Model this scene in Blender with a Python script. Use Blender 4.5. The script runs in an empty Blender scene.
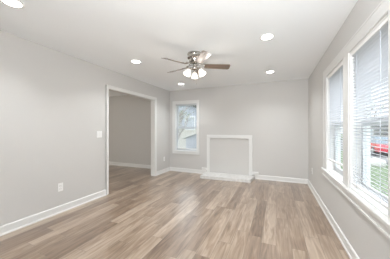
import bpy, bmesh, math, random
from mathutils import Vector, Matrix
random.seed(7)
PI = math.pi
SC = bpy.context.scene
COL = SC.collection

# ------------------------------------------------------------------ camera
XL, XR, YB, YS, H = -3.015, 0.687, 5.079, -1.7, 2.44
cam_d = bpy.data.cameras.new('camera'); cam_d.sensor_width = 36.0; cam_d.lens = 190.2/390*36
cam_d.clip_start = 0.02; cam_d.clip_end = 300
cam = bpy.data.objects.new('camera', cam_d); COL.objects.link(cam)
cam.location = (0, 0, 1.26); cam.rotation_euler = (PI/2, 0, math.radians(23.09))
SC.camera = cam

# ------------------------------------------------------------------ world, sun, large lights, exposure
world = bpy.data.worlds.new('world'); SC.world = world; world.use_nodes = True
wn = world.node_tree; wn.nodes.clear()
wo = wn.nodes.new('ShaderNodeOutputWorld'); wb = wn.nodes.new('ShaderNodeBackground')
wb.inputs['Color'].default_value = (0.93, 0.965, 1.0, 1); wb.inputs['Strength'].default_value = 2.8
# overcast sky: brighter towards the zenith than at the horizon
wt = wn.nodes.new('ShaderNodeTexCoord'); wsx = wn.nodes.new('ShaderNodeSeparateXYZ'); wm = wn.nodes.new('ShaderNodeMath'); wm.operation = 'MULTIPLY_ADD'; wm.use_clamp = False
wc = wn.nodes.new('ShaderNodeMath'); wc.operation = 'MAXIMUM'; wc.inputs[1].default_value = 0.0
wn.links.new(wt.outputs['Generated'], wsx.inputs[0]); wn.links.new(wsx.outputs['Z'], wc.inputs[0]); wn.links.new(wc.outputs[0], wm.inputs[0])
wm.inputs[1].default_value = 5.4; wm.inputs[2].default_value = 1.6; wn.links.new(wm.outputs[0], wb.inputs['Strength'])
wn.links.new(wb.outputs[0], wo.inputs[0])

def lamp(name, kind, energy, loc, rot=(0, 0, 0), color=(1, 1, 1), **kw):
    d = bpy.data.lights.new(name, kind); d.energy = energy; d.color = color
    for k, v in kw.items(): setattr(d, k, v)
    o = bpy.data.objects.new(name, d); COL.objects.link(o); o.location = loc; o.rotation_euler = rot
    return o
lamp('sun', 'SUN', 1.0, (0, 0, 20), (math.radians(38), math.radians(-30), 0), (1, 0.95, 0.88), angle=0.02)
# large fill light added behind the camera, in front of a solid wall
lamp('fill_behind_camera', 'AREA', 25, (-1.16, YS+0.05, 1.25), (math.radians(98), 0, 0), (0.96, 0.985, 1), shape='RECTANGLE', size=3.4, size_y=2.2)
# unseen fill light added to brighten the ceiling, aimed up and forward
lamp('ceiling_fill', 'AREA', 90, (0.0, -0.4, 1.7), (math.radians(125), 0, math.radians(-18)), (0.96, 0.985, 1.0), shape='SQUARE', size=1.0)
# warm fill light added out of sight to brighten the next room
lamp('next_room_fill', 'AREA', 50, (-7.3, 2.4, 1.4), (0, math.radians(-90), 0), (1, 0.95, 0.86), shape='RECTANGLE', size=1.6, size_y=1.6)

SC.view_settings.view_transform = 'Standard'; SC.view_settings.look = 'None'
SC.view_settings.gamma = 1.0; SC.view_settings.use_curve_mapping = False
SC.view_settings.exposure = 0.0
SC.render.engine = 'CYCLES'
SC.cycles.use_denoising = True
SC.cycles.max_bounces = 10; SC.cycles.diffuse_bounces = 6; SC.cycles.transparent_max_bounces = 24
SC.cycles.sample_clamp_indirect = 6.0

# ------------------------------------------------------------------ materials
def mat(name, col, rough=0.5, metal=0.0, coat=0.0, spec=0.5):
    m = bpy.data.materials.new(name); m.use_nodes = True
    b = m.node_tree.nodes['Principled BSDF']
    b.inputs['Base Color'].default_value = (*col, 1); b.inputs['Roughness'].default_value = rough
    b.inputs['Metallic'].default_value = metal; b.inputs['Coat Weight'].default_value = coat
    b.inputs['Specular IOR Level'].default_value = spec
    return m
def nd(m, t, **kw):
    n = m.node_tree.nodes.new(t)
    for k, v in kw.items(): setattr(n, k, v)
    return n
def lk(m, a, b): m.node_tree.links.new(a, b)
def bsdf(m): return m.node_tree.nodes['Principled BSDF']
def noisy(m, scale, strength, dist=0.002, detail=3):
    tc = nd(m, 'ShaderNodeTexCoord'); n = nd(m, 'ShaderNodeTexNoise'); n.inputs['Scale'].default_value = scale; n.inputs['Detail'].default_value = detail
    bp = nd(m, 'ShaderNodeBump'); bp.inputs['Strength'].default_value = strength; bp.inputs['Distance'].default_value = dist
    lk(m, tc.outputs['Object'], n.inputs['Vector']); lk(m, n.outputs['Fac'], bp.inputs['Height']); lk(m, bp.outputs['Normal'], bsdf(m).inputs['Normal'])
    return m
def mottled(m, c1, c2, scale, detail=4):
    tc = nd(m, 'ShaderNodeTexCoord'); n = nd(m, 'ShaderNodeTexNoise'); n.inputs['Scale'].default_value = scale; n.inputs['Detail'].default_value = detail
    r = nd(m, 'ShaderNodeValToRGB'); r.color_ramp.elements[0].color = (*c1, 1); r.color_ramp.elements[1].color = (*c2, 1)
    r.color_ramp.elements[0].position = .35; r.color_ramp.elements[1].position = .65
    lk(m, tc.outputs['Object'], n.inputs['Vector']); lk(m, n.outputs['Fac'], r.inputs['Fac']); lk(m, r.outputs['Color'], bsdf(m).inputs['Base Color'])
    return m

M = {}
M['wall'] = noisy(mat('wall_paint', (0.60, 0.59, 0.575), 0.75, spec=0.25), 180, 0.12)
M['ceiling'] = noisy(mat('ceiling_paint', (0.90, 0.925, 0.94), 0.9, spec=0.1), 120, 0.25)
M['trim'] = mat('trim_paint', (0.745, 0.745, 0.735), 0.35)
M['trim_backlit'] = mat('trim_paint_backlit', (0.69, 0.685, 0.67), 0.4)  # white trim with the backlit shade of the window wall put into its colour
M['hearth'] = mottled(noisy(mat('painted_brick', (0.7, 0.69, 0.67), 0.6), 45, 0.9, 0.01), (0.66, 0.65, 0.635), (0.76, 0.755, 0.74), 14)
M['vinyl'] = mat('window_vinyl', (0.62, 0.64, 0.66), 0.35)
M['nickel'] = mat('polished_nickel', (0.50, 0.475, 0.44), 0.10, 1.0)
M['brass'] = mat('brass_chain', (0.6, 0.5, 0.35), 0.3, 1.0)
M['plate'] = mat('white_plastic', (0.86, 0.86, 0.85), 0.3)
M['slot'] = mat('dark_slot', (0.03, 0.03, 0.03), 0.6)
M['can_trim'] = mat('can_trim', (0.85, 0.85, 0.84), 0.45)
M['cord'] = mat('cord', (0.62, 0.66, 0.72), 0.8)
M['rail_grey'] = mat('grey_headrail', (0.55, 0.56, 0.57), 0.5)

def emit(name, col, st):
    m = mat(name, col, 0.4); b = bsdf(m); b.inputs['Emission Color'].default_value = (*col, 1); b.inputs['Emission Strength'].default_value = st
    return m
M['can_lens'] = emit('lit_lens', (1.0, 0.97, 0.93), 14.0)
M['bulb'] = emit('lit_bulb', (1.0, 0.95, 0.88), 1.5)
M['shade_glass'] = emit('lit_frosted_glass', (1.0, 0.97, 0.93), 0.5)

def glass_mat():
    m = bpy.data.materials.new('window_glass'); m.use_nodes = True; nt = m.node_tree; nt.nodes.clear()
    o = nt.nodes.new('ShaderNodeOutputMaterial'); t = nt.nodes.new('ShaderNodeBsdfTransparent'); g = nt.nodes.new('ShaderNodeBsdfGlossy')
    g.inputs['Roughness'].default_value = 0.02; t.inputs['Color'].default_value = (0.95, 0.97, 0.97, 1)
    x = nt.nodes.new('ShaderNodeMixShader'); x.inputs[0].default_value = 0.05
    nt.links.new(t.outputs[0], x.inputs[1]); nt.links.new(g.outputs[0], x.inputs[2]); nt.links.new(x.outputs[0], o.inputs[0])
    return m
M['glass'] = glass_mat()

def slat_mat():
    m = mat('blind_slat', (0.74, 0.745, 0.76), 0.45); nt = m.node_tree
    o = nt.nodes['Material Output']; t = nt.nodes.new('ShaderNodeBsdfTranslucent'); t.inputs['Color'].default_value = (0.93, 0.94, 0.97, 1)
    x = nt.nodes.new('ShaderNodeMixShader'); x.inputs[0].default_value = 0.55
    nt.links.new(bsdf(m).outputs[0], x.inputs[1]); nt.links.new(t.outputs[0], x.inputs[2]); nt.links.new(x.outputs[0], o.inputs[0])
    return m
M['slat'] = slat_mat()

def math_node(m, op, a, b=None, c=None):
    n = nd(m, 'ShaderNodeMath', operation=op)
    for i, v in enumerate((a, b, c)):
        if v is None: continue
        if isinstance(v, (int, float)): n.inputs[i].default_value = v
        else: lk(m, v, n.inputs[i])
    return n.outputs[0]

def floor_mat():
    m = mat('plank_floor', (0.4, 0.32, 0.26), 0.34, spec=0.5, coat=1.0)
    bsdf(m).inputs['Coat Roughness'].default_value = 0.33; bsdf(m).inputs['Coat IOR'].default_value = 1.68
    W, L = 0.15, 1.22
    tc = nd(m, 'ShaderNodeTexCoord'); sp = nd(m, 'ShaderNodeSeparateXYZ'); lk(m, tc.outputs['Object'], sp.inputs[0])
    xs = math_node(m, 'DIVIDE', sp.outputs['X'], W); row = math_node(m, 'FLOOR', xs)
    wn1 = nd(m, 'ShaderNodeTexWhiteNoise', noise_dimensions='1D'); lk(m, row, wn1.inputs['W'])
    ys = math_node(m, 'ADD', math_node(m, 'DIVIDE', sp.outputs['Y'], L), wn1.outputs['Value']); idx = math_node(m, 'FLOOR', ys)
    cv = nd(m, 'ShaderNodeCombineXYZ'); lk(m, row, cv.inputs[0]); lk(m, idx, cv.inputs[1])
    wn2 = nd(m, 'ShaderNodeTexWhiteNoise', noise_dimensions='2D'); lk(m, cv.outputs[0], wn2.inputs['Vector'])
    rnd = wn2.outputs['Value']
    # grain: stretched noise shifted per plank
    off = nd(m, 'ShaderNodeCombineXYZ'); lk(m, math_node(m, 'MULTIPLY', rnd, 37.0), off.inputs[0]); lk(m, math_node(m, 'MULTIPLY', rnd, 91.0), off.inputs[1])
    va = nd(m, 'ShaderNodeVectorMath', operation='ADD'); lk(m, tc.outputs['Object'], va.inputs[0]); lk(m, off.outputs[0], va.inputs[1])
    mp = nd(m, 'ShaderNodeMapping'); mp.inputs['Scale'].default_value = (26, 2.4, 1); lk(m, va.outputs[0], mp.inputs['Vector'])
    g1 = nd(m, 'ShaderNodeTexNoise'); g1.inputs['Scale'].default_value = 1.0; g1.inputs['Detail'].default_value = 6; g1.inputs['Distortion'].default_value = 1.1; lk(m, mp.outputs[0], g1.inputs['Vector'])
    mp2 = nd(m, 'ShaderNodeMapping'); mp2.inputs['Scale'].default_value = (6, 1.1, 1); lk(m, va.outputs[0], mp2.inputs['Vector'])
    g2 = nd(m, 'ShaderNodeTexNoise'); g2.inputs['Scale'].default_value = 1.0; g2.inputs['Detail'].default_value = 2; lk(m, mp2.outputs[0], g2.inputs['Vector'])
    fac = math_node(m, 'ADD', math_node(m, 'MULTIPLY', rnd, 0.40), math_node(m, 'ADD', math_node(m, 'MULTIPLY', g1.outputs['Fac'], 0.95), math_node(m, 'MULTIPLY', g2.outputs['Fac'], 0.50)))
    fac = math_node(m, 'SUBTRACT', fac, 0.43)
    r = nd(m, 'ShaderNodeValToRGB'); e = r.color_ramp.elements
    e[0].position = 0.18; e[0].color = (0.120, 0.068, 0.038, 1)
    e[1].position = 0.85; e[1].color = (0.48, 0.38, 0.292, 1)
    k = r.color_ramp.elements.new(0.5); k.color = (0.270, 0.186, 0.124, 1)
    lk(m, fac, r.inputs['Fac'])
    # seams
    fx = math_node(m, 'FRACT', xs); ex = math_node(m, 'MINIMUM', fx, math_node(m, 'SUBTRACT', 1.0, fx))
    fy = math_node(m, 'FRACT', ys); ey = math_node(m, 'MINIMUM', fy, math_node(m, 'SUBTRACT', 1.0, fy))
    sx = math_node(m, 'LESS_THAN', ex, 0.0016/W); sy = math_node(m, 'LESS_THAN', ey, 0.0016/L)
    seam = math_node(m, 'MAXIMUM', sx, sy)
    mx = nd(m, 'ShaderNodeMix', data_type='RGBA'); mx.inputs['B'].default_value = (0.09, 0.065, 0.05, 1)
    lk(m, math_node(m, 'MULTIPLY', seam, 0.8), mx.inputs['Factor']); lk(m, r.outputs['Color'], mx.inputs['A'])
    lk(m, mx.outputs['Result'], bsdf(m).inputs['Base Color'])
    bp = nd(m, 'ShaderNodeBump'); bp.inputs['Strength'].default_value = 0.12; bp.inputs['Distance'].default_value = 0.003
    lk(m, g1.outputs['Fac'], bp.inputs['Height']); lk(m, bp.outputs['Normal'], bsdf(m).inputs['Normal'])
    return m
M['floor'] = floor_mat()

def wood_mat():
    m = mat('walnut_blade', (0.2, 0.12, 0.07), 0.34, coat=1.0)
    bsdf(m).inputs['Coat Roughness'].default_value = 0.26; bsdf(m).inputs['Coat IOR'].default_value = 1.75
    tc = nd(m, 'ShaderNodeTexCoord'); mp = nd(m, 'ShaderNodeMapping'); mp.inputs['Scale'].default_value = (3, 45, 10); lk(m, tc.outputs['Object'], mp.inputs['Vector'])
    n = nd(m, 'ShaderNodeTexNoise'); n.inputs['Scale'].default_value = 1.3; n.inputs['Detail'].default_value = 5; lk(m, mp.outputs[0], n.inputs['Vector'])
    r = nd(m, 'ShaderNodeValToRGB'); r.color_ramp.elements[0].position = .3; r.color_ramp.elements[1].position = .7
    r.color_ramp.elements[0].color = (0.07, 0.042, 0.026, 1); r.color_ramp.elements[1].color = (0.20, 0.125, 0.075, 1)
    lk(m, n.outputs['Fac'], r.inputs['Fac']); lk(m, r.outputs['Color'], bsdf(m).inputs['Base Color'])
    return m
M['wood'] = wood_mat()

def siding_mat(name, col):
    m = mat(name, col, 0.7)
    tc = nd(m, 'ShaderNodeTexCoord'); sp = nd(m, 'ShaderNodeSeparateXYZ'); lk(m, tc.outputs['Object'], sp.inputs[0])
    f = math_node(m, 'FRACT', math_node(m, 'DIVIDE', sp.outputs['Z'], 0.16))
    bp = nd(m, 'ShaderNodeBump'); bp.inputs['Strength'].default_value = 1.0; bp.inputs['Distance'].default_value = 0.03
    lk(m, f, bp.inputs['Height']); lk(m, bp.outputs['Normal'], bsdf(m).inputs['Normal'])
    return m
M['blue_siding'] = siding_mat('blue_siding', (0.34, 0.375, 0.45))
M['cream_siding'] = siding_mat('cream_siding', (0.5, 0.48, 0.44))
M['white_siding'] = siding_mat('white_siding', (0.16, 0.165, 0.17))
M['roof'] = mottled(mat('shingle_roof', (0.3, 0.3, 0.28), 0.9), (0.06, 0.065, 0.055), (0.09, 0.09, 0.08), 9)
M['pale_roof'] = mat('pale_metal_roof', (0.5, 0.49, 0.46), 0.5)
M['dark_glass'] = mat('dark_glass', (0.06, 0.09, 0.12), 0.05)
M['curtained_glass'] = mat('curtained_glass', (0.30, 0.33, 0.37), 0.1)
M['lawn'] = mottled(mat('lawn', (0.2, 0.3, 0.1), 0.95), (0.055, 0.080, 0.042), (0.095, 0.125, 0.07), 3.5)
M['road'] = mottled(mat('road', (0.4, 0.4, 0.4), 0.9), (0.085, 0.085, 0.09), (0.12, 0.12, 0.12), 2)
M['kerb'] = mat('kerb', (0.06, 0.063, 0.066), 0.9)
M['rock'] = noisy(mat('pale_rock', (0.45, 0.445, 0.43), 0.8), 9, 0.7, 0.03)
M['bark'] = mottled(mat('bark', (0.2, 0.16, 0.13), 0.95), (0.14, 0.115, 0.10), (0.27, 0.23, 0.20), 8)
M['leaf'] = mottled(mat('leaf', (0.15, 0.2, 0.1), 0.8), (0.10, 0.15, 0.08), (0.24, 0.27, 0.14), 6)
M['red_paint'] = mat('red_car_paint', (0.5, 0.02, 0.045), 0.25, coat=0.8)
M['white_paint'] = mat('white_car_paint', (0.8, 0.8, 0.8), 0.25, coat=0.8)
M['rubber'] = mat('rubber', (0.02, 0.02, 0.02), 0.8)
M['hub'] = mat('wheel_hub', (0.5, 0.5, 0.52), 0.3, 0.8)

# ------------------------------------------------------------------ mesh helpers
class MB:
    def __init__(s): s.bm = bmesh.new()
    def box(s, x0, x1, y0, y1, z0, z1, bev=0.0, mtx=None):
        r = bmesh.ops.create_cube(s.bm, size=1.0); vs = r['verts']
        for v in vs: v.co = Vector(((x0+x1)/2+v.co.x*(x1-x0), (y0+y1)/2+v.co.y*(y1-y0), (z0+z1)/2+v.co.z*(z1-z0)))
        if bev:
            es = list({e for v in vs for e in v.link_edges})
            rr = bmesh.ops.bevel(s.bm, geom=es, offset=bev, segments=2, affect='EDGES', profile=0.5)
            vs = list({v for f in rr['faces'] for v in f.verts})
            if mtx is not None:
                seen = set(); st = list(vs)
                while st:
                    v = st.pop()
                    if v in seen: continue
                    seen.add(v); st.extend(e.other_vert(v) for e in v.link_edges)
                vs = list(seen)
        if mtx is not None:
            for v in vs: v.co = mtx @ v.co
        return s
    def lathe(s, prof, n=32, mtx=None, close=False):
        rings = []
        for r, z in prof:
            if r < 1e-6:
                rings.append([s.bm.verts.new((0, 0, z))])
            else:
                rings.append([s.bm.verts.new((r*math.cos(2*PI*i/n), r*math.sin(2*PI*i/n), z)) for i in range(n)])
        for a, b in zip(rings, rings[1:]):
            for i in range(n):
                j = (i+1) % n
                if len(a) == 1 and len(b) == 1: continue
                if len(a) == 1: s.bm.faces.new((a[0], b[i], b[j]))
                elif len(b) == 1: s.bm.faces.new((a[i], b[0], a[j]))
                else: s.bm.faces.new((a[i], b[i], b[j], a[j]))
        if mtx is not None:
            for rg in rings:
                for v in rg: v.co = mtx @ v.co
        return s
    def tube(s, pts, r, n=8, r2=None):
        pts = [Vector(p) for p in pts]; rings = []
        for i, p in enumerate(pts):
            d = (pts[min(i+1, len(pts)-1)]-pts[max(i-1, 0)]).normalized()
            u = d.orthogonal().normalized() if i == 0 else (u - d*u.dot(d)).normalized()
            w = d.cross(u); rad = r if r2 is None else r+(r2-r)*i/(len(pts)-1)
            rings.append([s.bm.verts.new(p+(u*math.cos(2*PI*k/n)+w*math.sin(2*PI*k/n))*rad) for k in range(n)])
        for a, b in zip(rings, rings[1:]):
            for i in range(n):
                j = (i+1) % n; s.bm.faces.new((a[i], a[j], b[j], b[i]))
        s.bm.faces.new(rings[0][::-1]); s.bm.faces.new(rings[-1])
        return s
    def prism(s, poly, z0, z1, mtx=None):           # polygon in xy, extruded in z
        a = [s.bm.verts.new((x, y, z0)) for x, y in poly]; b = [s.bm.verts.new((x, y, z1)) for x, y in poly]
        n = len(poly)
        s.bm.faces.new(a[::-1]); s.bm.faces.new(b)
        for i in range(n): j = (i+1) % n; s.bm.faces.new((a[i], a[j], b[j], b[i]))
        if mtx is not None:
            for v in a+b: v.co = mtx @ v.co
        return s
    def build(s, name, m, parent=None, smooth=False, loc=None):
        bmesh.ops.recalc_face_normals(s.bm, faces=s.bm.faces)
        me = bpy.data.meshes.new(name); s.bm.to_mesh(me); s.bm.free()
        for f in me.polygons: f.use_smooth = smooth
        if smooth: me.set_sharp_from_angle(angle=math.radians(40))
        me.materials.append(m)
        o = bpy.data.objects.new(name, me); COL.objects.link(o)
        if parent: o.parent = parent
        if loc: o.location = loc
        return o
def tag(o, label=None, cat=None, group=None, kind=None):
    if label: o['label'] = label
    if cat: o['category'] = cat
    if group: o['group'] = group
    if kind: o['kind'] = kind
    return o
def empty(name, loc, rz=0.0):
    o = bpy.data.objects.new(name, None); COL.objects.link(o); o.location = loc; o.rotation_euler = (0, 0, rz); o.empty_display_size = .1
    return o
def kids(o): return [c for c in bpy.data.objects if c.parent == o]
def copy_tree(o, parent=None):
    c = o.copy(); COL.objects.link(c)
    if parent: c.parent = parent
    for ch in kids(o): copy_tree(ch, c)
    return c
def struct(o, label, cat): return tag(o, label, cat, kind='structure')

# ------------------------------------------------------------------ room shell
T = 0.115; XH = -7.4                                   # partition thickness, far side of next room
struct(MB().box(XH-.15, XR+.16, YS-.15, YB+.16, -.12, 0).build('floor', M['floor']), 'grey-brown wood plank floor running through both rooms', 'floor')
struct(MB().box(XH-.4, XR+.45, YS-.4, YB+.45, H, H+.2).build('ceiling', M['ceiling']), 'flat white ceiling with recessed lights', 'ceiling')
DY0, DY1, DZ = 2.745, 4.31, 2.07
b = MB(); b.box(XL-T, XL, YS, DY0, 0, H); b.box(XL-T, XL, DY1, YB, 0, H); b.box(XL-T, XL, DY0, DY1, DZ, H)
struct(b.build('wall_left', M['wall']), 'light grey wall pierced by the wide cased opening', 'wall')
W3 = (-2.825, -2.105, 0.615, 2.035)                    # back window opening x0 x1 z0 z1
b = MB(); b.box(XH-.15, W3[0], YB, YB+.16, 0, H); b.box(W3[1], XR+.16, YB, YB+.16, 0, H)
b.box(W3[0], W3[1], YB, YB+.16, 0, W3[2]); b.box(W3[0], W3[1], YB, YB+.16, W3[3], H)
struct(b.build('wall_back', M['wall']), 'light grey end wall with the single window and fireplace surround', 'wall')
W1 = (2.556, 3.33); W2 = (1.640, 2.39); WZ = (0.665, 2.038)
b = MB(); b.box(XR, XR+.16, YS-.15, W2[0], 0, H); b.box(XR, XR+.16, W2[1], W1[0], 0, H); b.box(XR, XR+.16, W1[1], YB, 0, H)
for w in (W1, W2): b.box(XR, XR+.16, w[0], w[1], 0, WZ[0]); b.box(XR, XR+.16, w[0], w[1], WZ[1], H)
struct(b.build('wall_right', M['wall']), 'light grey wall with the pair of tall windows', 'wall')
struct(MB().box(XH-.15, XR+.16, YS-.15, YS, 0, H).build('wall_front', M['wall']), 'light grey wall behind the viewer', 'wall')
struct(MB().box(XH-.15, XH, YS, YB, 0, H).build('wall_far', M['wall']), 'light grey far wall of the next room', 'wall')

# baseboards with shoe moulding
def base_run(name, p0, p1, nrm, label):
    p0, p1, n = Vector((*p0, 0)), Vector((*p1, 0)), Vector((*nrm, 0))
    d = (p1-p0); L = d.length; d.normalize()
    mt = Matrix((( d.x, 0, n.x, p0.x), (d.y, 0, n.y, p0.y), (0, 1, 0, 0), (0, 0, 0, 1)))   # (along, up, out)
    prof = [(0, 0), (.024, 0), (.024, .008), (.020, .018), (.014, .022), (.014, .094), (.010, .104), (.004, .108), (0, .108)]
    mb = MB(); a = [mb.bm.verts.new(mt @ Vector((0, z, o))) for o, z in prof]; c = [mb.bm.verts.new(mt @ Vector((L, z, o))) for o, z in prof]
    k = len(prof)
    for i in range(k): j = (i+1) % k; mb.bm.faces.new((a[i], a[j], c[j], c[i]))
    mb.bm.faces.new(a); mb.bm.faces.new(c[::-1])
    return struct(mb.build(name, M['trim']), label, 'baseboard')
base_run('baseboard_left', (XL, YS), (XL, 2.687), (1, 0), 'white baseboard along the left wall before the opening')
base_run('baseboard_left_corner', (XL, 4.372), (XL, YB), (1, 0), 'short white baseboard between the opening and the corner')
base_run('baseboard_back', (XL, YB), (-1.83, YB), (0, -1), 'white baseboard under the single window')
base_run('baseboard_back_right', (-.50, YB), (XR, YB), (0, -1), 'white baseboard from fireplace surround to corner')
base_run('baseboard_right', (XR, YS), (XR, YB), (-1, 0), 'white baseboard below the pair of windows')
base_run('baseboard_next_room', (XH, YB), (XL-T, YB), (0, -1), 'white baseboard seen through the opening in the next room')

# cased opening
b = MB()
for xo, s in ((XL, 1), (XL-T, -1)):
    x0, x1 = sorted((xo, xo+.016*s)); x2, x3 = sorted((xo, xo+.022*s))
    for y0, y1, yo in ((DY0-.052, DY0+.008, DY0-.052), (DY1-.008, DY1+.060, DY1+.042)):
        b.box(x0, x1, y0, y1, 0, DZ+.055, .003); b.box(x2, x3, yo, yo+.016, 0, DZ+.055, .003)
    b.box(x0, x1, DY0+.008, DY1-.008, DZ-.008, DZ+.055, .003); b.box(x2, x3, DY0-.052, DY1+.060, DZ+.040, DZ+.056, .003)
struct(b.build('trim_1', M['trim']), 'white casing around the wide opening to the next room', 'trim')
b = MB(); b.box(XL-T-.004, XL+.004, DY0, DY0+.016, 0, DZ, .002); b.box(XL-T-.004, XL+.004, DY1-.016, DY1, 0, DZ, .002); b.box(XL-T-.004, XL+.004, DY0+.016, DY1-.016, DZ-.016, DZ, .002)
struct(b.build('trim_2', M['trim']), 'white jamb lining inside the wide opening', 'trim')

# ------------------------------------------------------------------ windows: local x along wall, +y outwards, z up from the sill
def window(name, loc, rz, W, Hh, label):
    root = struct(empty(name, loc, rz), label, 'window')
    w = W/2
    b = MB(); t = .016
    b.box(-w, -w+t, 0, .16, 0, Hh, .002); b.box(w-t, w, 0, .16, 0, Hh, .002); b.box(-w+t, w-t, 0, .16, Hh-t, Hh, .002); b.box(-w+t, w-t, 0, .16, 0, t, .002)
    for x in (-w+t, w-t-.012): b.box(x, x+.012, .075, .085, t, Hh-t)
    b.build('window_jamb', M['trim'], root)
    def sash(nm, y0, y1, z0, z1, bot):
        f = .036; x0, x1 = -w+t, w-t
        b = MB(); b.box(x0, x0+f, y0, y1, z0, z1, .003); b.box(x1-f, x1, y0, y1, z0, z1, .003)
        b.box(x0+f, x1-f, y0, y1, z0, z0+bot, .003); b.box(x0+f, x1-f, y0, y1, z1-f, z1, .003)
        s = b.build(nm, M['vinyl'], root)
        yc = (y0+y1)/2
        MB().box(x0+f-.004, x1-f+.004, yc-.002, yc+.002, z0+bot-.004, z1-f+.004).build('pane', M['glass'], s)
        return s
    zm = Hh*.485
    sash('lower_sash', .088, .118, t, zm+.02, .055)
    sash('upper_sash', .122, .152, zm-.02, Hh-t, .036)
    MB().box(-.03, .03, .078, .098, zm+.02, zm+.034, .003).build('sash_lock', M['nickel'], root)
    return root
window('window_1', (XR, (W1[0]+W1[1])/2, WZ[0]), -PI/2, W1[1]-W1[0], WZ[1]-WZ[0], 'white double-hung window nearer the far corner')
window('window_2', (XR, (W2[0]+W2[1])/2, WZ[0]), -PI/2, W2[1]-W2[0], WZ[1]-WZ[0], 'white double-hung window nearer the viewer')
w3 = window('window_3', ((W3[0]+W3[1])/2, YB, W3[2]), 0, W3[1]-W3[0], W3[3]-W3[2], 'white double-hung window in the end wall')

# casing of the pair
CT = .014
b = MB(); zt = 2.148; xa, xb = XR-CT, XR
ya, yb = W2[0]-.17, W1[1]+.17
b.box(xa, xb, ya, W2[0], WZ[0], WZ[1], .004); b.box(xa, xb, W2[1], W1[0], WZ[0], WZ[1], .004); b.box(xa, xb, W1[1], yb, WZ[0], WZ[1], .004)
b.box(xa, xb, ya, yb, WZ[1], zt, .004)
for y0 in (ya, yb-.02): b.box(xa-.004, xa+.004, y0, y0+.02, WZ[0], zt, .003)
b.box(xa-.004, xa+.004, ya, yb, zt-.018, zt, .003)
struct(b.build('trim_3', M['trim_backlit']), 'wide flat white casing joining the pair of windows', 'trim')
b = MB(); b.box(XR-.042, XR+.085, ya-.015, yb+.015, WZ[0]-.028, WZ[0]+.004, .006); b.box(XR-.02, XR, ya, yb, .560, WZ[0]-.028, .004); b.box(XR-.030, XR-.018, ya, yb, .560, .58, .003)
struct(b.build('trim_4', M['trim_backlit']), 'white stool and apron under the pair of windows', 'trim')
# casing of the end-wall window
b = MB(); x0, x1, z0, z1 = W3; c = .080; ct = .016
b.box(x0-c, x0, YB-ct, YB, z0, z1+c, .003); b.box(x1, x1+c, YB-ct, YB, z0, z1+c, .003); b.box(x0, x1, YB-ct, YB, z1, z1+c, .003); b.box(x0-c, x1+c, YB-ct, YB, z0-c, z0, .003)
for xx in (x0-c, x1+c-.016): b.box(xx, xx+.016, YB-ct-.005, YB-ct+.004, z0-c, z1+c, .002)
for zz in (z0-c, z1+c-.016): b.box(x0-c, x1+c, YB-ct-.005, YB-ct+.004, zz, zz+.016, .002)
b.box(x0, x1, YB-.022, YB+.085, z0-.014, z0+.006, .003)
struct(b.build('trim_5', M['trim']), 'white casing and sill around the end-wall window', 'trim')

# ------------------------------------------------------------------ blinds
def blind(loc, rz, W, Hh, drop, label, pitch=.0285, tilt=0, rail=None, sag=0.0, sw=.032):
    root = tag(empty('window_blind', loc, rz), label, 'blind', None)     # empty at the head of the opening
    w = W/2-.022; yc = .026
    MB().box(-w, w, yc-.022, yc+.022, -.046, -.005, .003).build('headrail', M[rail or 'plate'], root)
    n = int((drop-.07)/pitch); b = MB(); th = .0016
    for i in range(n):
        z = -.058-i*pitch
        for a, c in ((-1, 0), (0, 1)):                                       # a slat: two facets with a slight crown
            ca, sa = math.cos(tilt), math.sin(tilt)
            P = []
            for s in (a, c):
                u = s*sw/2; hgt = .002*(1-abs(s))
                P.append((u*ca-hgt*sa, u*sa+hgt*ca))
            sl = sag*max(0, i-n+8)/8
            for sgn in (1,):
                v = [b.bm.verts.new((x, yc+P[k][0], z+P[k][1]+dz+sl*x)) for dz in (0, th) for x, k in ((-w+.004, 0), (w-.004, 0), (w-.004, 1), (-w+.004, 1))]
                b.bm.faces.new(v[0:4]); b.bm.faces.new(v[4:8][::-1])
                for i2 in range(4): j2 = (i2+1) % 4; b.bm.faces.new((v[i2], v[j2], v[4+j2], v[4+i2]))
    b.build('slats', M['slat'], root)
    zb = -.058-n*pitch
    r = MB().box(-w, w, yc-.017, yc+.017, -.010, .008, .003).build('bottom_rail', M['plate'], root); r.location = (0, 0, zb); r.rotation_euler = (0, -math.atan(sag), 0)
    for x in (-w*.62, w*.62):
        MB().box(x-.0022, x+.0022, yc-sw/2-.003, yc-sw/2-.001, zb, -.06).build('ladder_cord', M['cord'], root)
    MB().tube([(-w+.05, yc-.03, -.06), (-w+.05, yc-.034, -.35), (-w+.052, yc-.034, -.72)], .0035, 8).build('tilt_wand', M['plate'], root)
    return root
blind((XR, (W1[0]+W1[1])/2, WZ[1]), -PI/2, W1[1]-W1[0], WZ[1]-WZ[0], 1.22, 'white slatted blind stopping short of the sill, in the window nearer the far corner', tilt=math.radians(-24), sag=.03)
blind((XR, (W2[0]+W2[1])/2, WZ[1]), -PI/2, W2[1]-W2[0], WZ[1]-WZ[0], 1.345, 'white slatted blind lowered to the sill, in the window nearer the viewer', tilt=math.radians(-20))
blind(((W3[0]+W3[1])/2, YB, W3[3]), 0, W3[1]-W3[0], W3[3]-W3[2], 1.38, 'open slatted blind in the end-wall window left of the fireplace surround', tilt=math.radians(12), rail='rail_grey', sw=.03)

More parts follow.
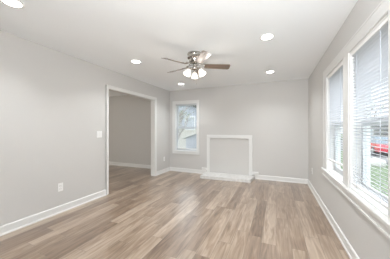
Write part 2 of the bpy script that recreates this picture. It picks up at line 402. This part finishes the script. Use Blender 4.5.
# ------------------------------------------------------------------ fireplace surround and hearth
fs = tag(empty('fireplace_surround', (-1.18, YB, 0)), 'white painted frame of a blanked-off fireplace against the end wall', 'fireplace surround')
D = .026; HZ = .072
def fsbox(nm, x0, x1, z0, z1, d=D):
    b = MB(); b.box(x0+1.18, x1+1.18, -d, -.0005, z0, z1, .004); return b.build(nm, M['trim'], fs)
h = fsbox('header', -1.795, -.562, 1.022, 1.112)
fsbox('side_post', -1.795, -1.708, HZ, 1.022); fsbox('side_post', -.650, -.562, HZ, 1.022)
fsbox('base_block', -1.950, -1.795, .108, .178, .03); fsbox('base_block', -.562, -.412, .108, .178, .03)
hearth = [(-1.815, YB-.002), (-1.800, 4.565), (-.552, 4.640), (-.505, YB-.002)]
b = MB(); n = 26
top = []; fl, fr = Vector(hearth[1]), Vector(hearth[2])
for i in range(n):                                                        # rowlock bricks along the front edge
    a, c = fl.lerp(fr, i/n), fl.lerp(fr, (i+1)/n)
    dz = random.uniform(-.003, .003); out = random.uniform(0, .006)
    ba, bc = a+Vector((0, .1)), c+Vector((0, .1))
    b.prism([(a.x+.001, a.y-out), (c.x-.001, c.y-out), (bc.x-.001, bc.y), (ba.x+.001, ba.y)], .001, HZ-.004+dz)
b.prism([hearth[0], (fl.x, fl.y+.095), (fr.x, fr.y+.095), hearth[3]], .001, HZ-.006)
b.prism([hearth[0], (fl.x+.004, fl.y+.006), (fr.x-.004, fr.y+.006), hearth[3]], HZ-.012, HZ)
tag(b.build('hearth', M['hearth']), 'low white painted brick hearth slab on the floor below the surround', 'hearth')

# ------------------------------------------------------------------ outlets and switch (local x along wall, -y into room)
def outlet(name, loc, rz, label):
    root = tag(empty(name, loc, rz), label, 'outlet', 'white wall outlets')
    MB().box(-.038, .038, -.007, -.0005, -.062, .062, .003).build('cover_plate', M['plate'], root)
    for z in (-.024, .024):
        r = MB().box(-.017, .017, -.010, -.006, z-.0145, z+.0145, .003).build('receptacle', M['plate'], root)
        b = MB()
        for x in (-.006, .006): b.box(x-.001, x+.001, -.0106, -.0098, z-.003, z+.006)
        b.lathe([(0, -.0106), (.002, -.0106), (.002, -.0098), (0, -.0098)], 10, Matrix(((1,0,0,0),(0,0,1,0),(0,1,0,z-.009),(0,0,0,1))))
        b.build('slots', M['slot'], r)
    b = MB(); b.lathe([(0, -.0085), (.003, -.0085), (.003, -.0065), (0, -.0065)], 12, Matrix(((1,0,0,0),(0,0,1,0),(0,1,0,0),(0,0,0,1)))); b.build('screw', M['nickel'], root)
    return root
outlet('power_outlet', (XL, 1.855, .385), PI/2, 'white outlet low on the long left wall, nearest the viewer')
outlet('power_outlet', (XL, 4.765, .400), PI/2, 'white outlet on the short wall strip between the opening and the corner')
outlet('power_outlet', (XR, 4.548, .405), -PI/2, 'white outlet on the window wall near the far right corner')
sw = tag(empty('light_switch', (XL, 2.545, 1.17), PI/2), 'white double light switch beside the wide opening', 'light switch')
MB().box(-.058, .058, -.007, -.0005, -.060, .060, .003).build('cover_plate', M['plate'], sw)
for x in (-.023, .023):
    b = MB(); b.box(x-.016, x+.016, -.0105, -.006, -.033, .033, .002, Matrix.Translation((0, 0, 0))); b.build('rocker', M['plate'], sw)

# ------------------------------------------------------------------ recessed lights
def can():
    root = empty('recessed_light', (0, 0, 0))
    MB().lathe([(.068, -.0005), (.092, -.0005), (.092, -.004), (.086, -.008), (.072, -.008), (.068, -.005), (.068, -.0005)], 40).build('trim_ring', M['can_trim'], root, True)
    MB().lathe([(0, -.0055), (.0685, -.0055), (.0685, -.001), (0, -.001)], 40).build('lens', M['can_lens'], root, True)
    return root
cans = [((-2.25, .955), 'round recessed ceiling light nearest the viewer, cut by the picture edge above the left wall'),
        ((-2.235, 2.63), 'round recessed ceiling light above the near end of the wide opening'),
        ((-.106, 2.587), 'round recessed ceiling light nearest the pair of windows, right of the fan'),
        ((-.114, 4.182), 'round recessed ceiling light above the right end of the fireplace wall'),
        ((-2.26, 4.38), 'round recessed ceiling light near the far left corner, above the end-wall window')]
proto = can()
for i, ((x, y), lb) in enumerate(cans):
    o = proto if i == 0 else copy_tree(proto)
    o.location = (x, y, H); tag(o, lb, 'ceiling light', 'recessed ceiling lights')
    lamp('can_beam', 'AREA', 8.2, (x, y, H-.012), (0, 0, 0), (.95, .985, 1), shape='DISK', size=.12, spread=math.radians(125))

# ------------------------------------------------------------------ ceiling fan
FX, FY = -1.165, 2.72
fan = tag(empty('ceiling_fan', (FX, FY, H)), 'five-blade nickel and walnut ceiling fan with three lit glass shades', 'ceiling fan')
MB().lathe([(0, -.0005), (.112, -.0005), (.116, -.006), (.116, -.020), (.108, -.028), (.104, -.050), (.108, -.058), (.112, -.064), (.112, -.074), (.104, -.082), (.090, -.092), (.084, -.120), (.088, -.126), (.086, -.136), (.070, -.146), (.050, -.150), (0, -.152)], 48).build('motor_housing', M['nickel'], fan, True)
MB().lathe([(0, -.146), (.060, -.148), (.092, -.154), (.094, -.162), (.086, -.168), (.050, -.174), (0, -.174)], 48).build('flywheel', M['nickel'], fan, True)
BZ = -.192; PITCH = math.radians(16)
def blade_poly():
    pts = [(.155, -.048), (.20, -.054), (.47, -.064), (.535, -.064), (.550, -.056), (.556, -.040), (.556, .040), (.550, .056), (.535, .064), (.47, .064), (.20, .054), (.155, .048)]
    return pts
for k in range(5):
    a = math.radians((28, 97, 166, 240, 310)[k])
    Rz = Matrix.Rotation(a, 4, 'Z'); Rp = Matrix.Rotation(-PITCH, 4, 'X')
    br = MB(); mt = Matrix.Translation((0, 0, BZ)) @ Rz
    br.box(.06, .15, -.016, .016, .020, .028, .003, mt); br.box(.135, .165, -.014, .014, .004, .028, .003, mt)
    br.box(.15, .24, -.032, .032, .0045, .0085, .002, mt @ Rp)
    for y in (-.02, .02): br.lathe([(0, -.006), (.006, -.006), (.006, -.003), (0, -.003)], 10, mt @ Rp @ Matrix.Translation((.21, y, 0)))
    brk = br.build('blade_bracket', M['nickel'], fan, True)
    bl = MB().prism(blade_poly(), -.0016, .0016).build('blade', M['wood'], fan)
    bl.matrix_local = mt @ Rp
MB().lathe([(0, -.170), (.034, -.172), (.030, -.190), (.036, -.215), (.052, -.222), (.054, -.238), (.046, -.252), (.022, -.262), (.009, -.266), (.006, -.274), (0, -.276)], 36).build('light_fitter', M['nickel'], fan, True)
for deg in (-127, -7, 113):
    a = math.radians(deg); ca, sa = math.cos(a), math.sin(a)
    ar = MB(); pts = [(.030*ca, .030*sa, -.236), (.050*ca, .050*sa, -.230), (.074*ca, .074*sa, -.234), (.086*ca, .086*sa, -.246)]
    ar.tube(pts, .008, 10)
    mt = Matrix.Translation((.086*ca, .086*sa, -.244)) @ Matrix.Rotation(a, 4, 'Z') @ Matrix.Rotation(math.radians(-28), 4, 'Y')
    ar.lathe([(0, .006), (.018, .006), (.023, -.004), (.023, -.020), (.019, -.024), (0, -.024)], 24, mt)
    ar.build('lamp_arm', M['nickel'], fan, True)
    sh = MB()
    prof = [(.018, -.018), (.023, -.024), (.033, -.036), (.041, -.054), (.047, -.076), (.052, -.096), (.058, -.110), (.056, -.111), (.050, -.096), (.044, -.076), (.038, -.055), (.030, -.038), (.020, -.027), (.015, -.020)]
    sh.lathe(prof+[prof[0]], 32, mt)
    sh.build('lamp_shade', M['shade_glass'], fan, True)
    bb = MB(); bb.lathe([(0, -.022), (.010, -.026), (.012, -.038), (.022, -.056), (.026, -.070), (.022, -.084), (.012, -.092), (0, -.094)], 20, mt); bb.build('bulb', M['bulb'], fan, True)
    p = Vector((FX, FY, H)) + mt @ Vector((0, 0, -.17)); lamp('shade_glow', 'POINT', 2.0, p, color=(1, .94, .86), shadow_soft_size=.05)
for (x, y, z1) in ((.030, -.012, -.47), (-.022, .022, -.40)):
    c = MB().tube([(x, y, -.245), (x, y, z1)], .0008, 6).build('pull_chain', M['brass'], fan)
    MB().lathe([(0, z1+.002), (.002, z1), (.003, z1-.008), (.002, z1-.012), (0, z1-.014)], 12, Matrix.Translation((x, y, 0))).build('chain_pull', M['nickel'], c, True)

# ------------------------------------------------------------------ outdoors
G = -.6
struct(MB().box(-30, 5.5, YB+.3, 70, G-.2, G).build('lawn_behind_house', M['lawn']), 'green lawn seen through the windows', 'lawn')
struct(MB().box(XR+.3, 5.5, -6, YB+.3, G-.2, G).build('lawn_beside_house', M['lawn']), 'green lawn below the pair of windows', 'lawn')
struct(MB().box(5.65, 11.5, -6, 90, G-.25, G-.06).build('road', M['road']), 'pale road beyond the lawn', 'road')
struct(MB().box(5.5, 5.65, -6, 90, G-.25, G+.02).build('kerb', M['kerb']), 'dark kerb line between lawn and road', 'kerb')
struct(MB().box(11.5, 70, -6, 110, G-.2, G).build('lawn_across_road', M['lawn']), 'green lawn across the road', 'lawn')

def house(loc, rz, W, D, hw, rise, wallm, roofm, label, split=None):
    root = tag(empty('neighbour_house', loc, rz), label, 'house')
    b = MB(); zb = split[0] if split else 0
    pent = [(-W/2, zb), (W/2, zb), (W/2, hw), (0, hw+rise), (-W/2, hw)]
    R = Matrix(((1, 0, 0, 0), (0, 0, 1, 0), (0, 1, 0, 0), (0, 0, 0, 1)))
    b.prism(pent, 0, D, R); b.build('wall', wallm, root)
    if split: MB().box(-W/2-.02, W/2+.02, -.02, D+.02, 0, zb).build('lower_wall', split[1], root)
    b = MB(); s = rise/(W/2); o = .35
    for sg in (-1, 1):
        b.prism([(0, hw+rise+.02), (sg*(W/2+o), hw-s*o+.02), (sg*(W/2+o), hw-s*o+.18), (0, hw+rise+.2)], -.3, D+.3, R)
    b.build('roof', roofm, root)
    for x in (-W*.26, W*.24):
        f = MB().box(x-.5, x+.5, -.05, .0, hw-1.7, hw-.45, .01).build('window_frame', M['trim'], root)
        MB().box(x-.44, x+.44, -.06, -.045, hw-1.64, hw-.51).build('pane', M['curtained_glass'], f)
    return root
house((-8.6, 16, G), 0, 5.4, 8, 3.5, 1.1, M['blue_siding'], M['roof'], 'blue-grey house with a cream lower storey, outside the end-wall window', split=(1.95, M['cream_siding']))
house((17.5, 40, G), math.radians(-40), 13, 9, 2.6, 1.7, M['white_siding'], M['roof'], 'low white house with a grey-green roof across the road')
shed = tag(empty('garden_shed', (-3.0, 9, G)), 'small blue-grey shed with a pale sloping roof, outside the end-wall window', 'shed')
R = Matrix(((1, 0, 0, 0), (0, 0, 1, 0), (0, 1, 0, 0), (0, 0, 0, 1)))
MB().prism([(-1.35, 0), (1.35, 0), (1.35, 1.42), (0, 1.9), (-1.35, 1.42)], 0, 2.4, R).build('wall', M['blue_siding'], shed)
b = MB()
for sg in (-1, 1): b.prism([(0, 1.91), (sg*1.5, 1.377), (sg*1.5, 1.43), (0, 1.965)], -.12, 2.5, R)
b.build('roof', M['pale_roof'], shed)
MB().box(-.4, .4, -.03, .0, .02, 1.3, .01).build('shed_door', M['trim'], shed)

def tree(loc, hgt, seed, label, leaves):
    rnd = random.Random(seed); root = tag(empty('garden_tree', loc), label, 'tree')
    b = MB(); tips = []
    def grow(p, d, L, r, lev):
        q = [p]; dd = d.copy()
        for i in range(3):
            dd = (dd + Vector((rnd.uniform(-.22, .22), rnd.uniform(-.22, .22), rnd.uniform(-.05, .15)))).normalized(); q.append(q[-1]+dd*L/3)
        b.tube(q, r, 6 if lev else 10, r*.62)
        if lev >= 4: tips.append(q[-1]); return
        for k in range(3 if lev else 4):
            nd_ = (dd + Vector((rnd.uniform(-.9, .9), rnd.uniform(-.9, .9), rnd.uniform(-.1, .6)))).normalized()
            grow(q[-1] if k < 2 else q[2], nd_, L*.68, r*.58, lev+1)
    grow(Vector((0, 0, 0)), Vector((0, 0, 1)), hgt*.36, hgt*.022, 0)
    b.build('branches', M['bark'], root, True)
    if leaves:
        l = MB()
        for t in tips:
            for j in range(leaves):
                c = t+Vector([rnd.gauss(0, .10) for _ in range(3)]); n = Vector([rnd.gauss(0, 1) for _ in range(3)]).normalized(); u = n.orthogonal().normalized(); w = n.cross(u); s = rnd.uniform(.03, .06)
                v = [l.bm.verts.new(c+u*s*1.5), l.bm.verts.new(c+w*s*.6+n*s*.2), l.bm.verts.new(c-u*s*1.5), l.bm.verts.new(c-w*s*.6+n*s*.2)]
                l.bm.faces.new(v)
        l.build('leaves', M['leaf'], root)
    return root
tree((-4.75, 8.6, G), 3.6, 3, 'small nearly bare tree just outside the end-wall window', 2)
tree((-7.4, 13.2, G), 5.0, 11, 'taller bare tree in front of the blue-grey house', 1)
tree((19, 52, G), 9, 5, 'tree far across the road beyond the white house', 14)

def shrub(loc, r, seed, label):
    rnd = random.Random(seed); root = tag(empty('garden_shrub', loc), label, 'shrub')
    s = MB()
    for k in range(9):
        a = rnd.uniform(0, 2*PI); s.tube([(0, 0, 0), (r*.3*math.cos(a), r*.3*math.sin(a), r*.6), (r*.6*math.cos(a), r*.6*math.sin(a), r*1.1)], .012, 5, .004)
    s.build('stems', M['bark'], root)
    l = MB()
    for k in range(420):
        d = Vector([rnd.gauss(0, 1) for _ in range(3)]).normalized(); c = Vector((0, 0, r*.8))+d*r*rnd.uniform(.45, 1)*Vector((1, 1, .8)).length/1.62
        c.z = max(.03, c.z); n = (d+Vector([rnd.gauss(0, .6) for _ in range(3)])).normalized(); u = n.orthogonal().normalized(); w = n.cross(u); q = rnd.uniform(.03, .055)
        l.bm.faces.new([l.bm.verts.new(c+u*q*1.4), l.bm.verts.new(c+w*q*.6), l.bm.verts.new(c-u*q*1.4), l.bm.verts.new(c-w*q*.6)])
    l.build('leaves', M['leaf'], root)
    return root
shrub((-3.45, 7.75, G), .45, 2, 'round green shrub in front of the garden shed')
shrub((-4.55, 7.25, G), .50, 4, 'round green shrub beside the small bare tree')

def rock(loc, s, label):
    bm = MB(); bmesh.ops.create_icosphere(bm.bm, subdivisions=3, radius=1)
    rnd = random.Random(1); ph = [rnd.uniform(0, 6) for _ in range(6)]
    for v in bm.bm.verts:
        k = 1+.10*math.sin(3*v.co.x+ph[0])+.08*math.sin(4*v.co.y+ph[1])+.06*math.sin(5*v.co.z+ph[2]); v.co = Vector((v.co.x*s[0], v.co.y*s[1], max(v.co.z, -.5)*s[2]+.5*s[2]))*k
    o = bm.build('garden_boulder', M['rock'], smooth=True); o.location = loc
    return tag(o, label, 'boulder')
rock((4.75, 12.7, G), (.42, .34, .24), 'white boulder on the lawn edge beside the road')

def car(loc, rz, paint, label):
    root = tag(empty('parked_car', loc, rz), label, 'car')
    S = Matrix(((1, 0, 0, 0), (0, 0, 1, 0), (0, 1, 0, 0), (0, 0, 0, 1)))
    low = [(-2.2, .32), (2.15, .30), (2.22, .55), (2.1, .74), (1.15, .88), (-1.55, .92), (-2.15, .88), (-2.25, .6)]
    MB().prism(low, -.86, .86, S).build('body', paint, root)
    b = MB()
    for tz, mm in ((0, 0),):
        a = [(1.15, .87), (.35, 1.38), (-1.0, 1.42), (-1.75, .91)]
        lo = [b.bm.verts.new((x, -.80 if z < 1 else -.62, z)) for x, z in a]; hi = [b.bm.verts.new((x, .80 if z < 1 else .62, z)) for x, z in a]
        b.bm.faces.new(lo); b.bm.faces.new(hi[::-1])
        for i in range(4): j = (i+1) % 4; b.bm.faces.new((lo[i], lo[j], hi[j], hi[i]))
    b.build('cabin_glass', M['dark_glass'], root)
    MB().box(-1.02, .38, -.63, .63, 1.39, 1.44, .02).build('roof', paint, root)
    for x in (-1.4, 1.38):
        for y in (-.80, .80):
            mt = Matrix.Translation((x, y, .32)) @ Matrix.Rotation(PI/2, 4, 'X')
            w = MB().lathe([(0, -.1), (.26, -.1), (.32, -.07), (.32, .07), (.26, .1), (0, .1)], 24, mt).build('wheel', M['rubber'], root, True)
            MB().lathe([(0, -.112), (.18, -.108), (.2, -.1), (.2, .1), (.18, .108), (0, .112)], 20, mt).build('hub', M['hub'], w, True)
    return root
car((7.55, 19.6, G-.06), math.radians(88), M['red_paint'], 'red car parked on the road outside the pair of windows')
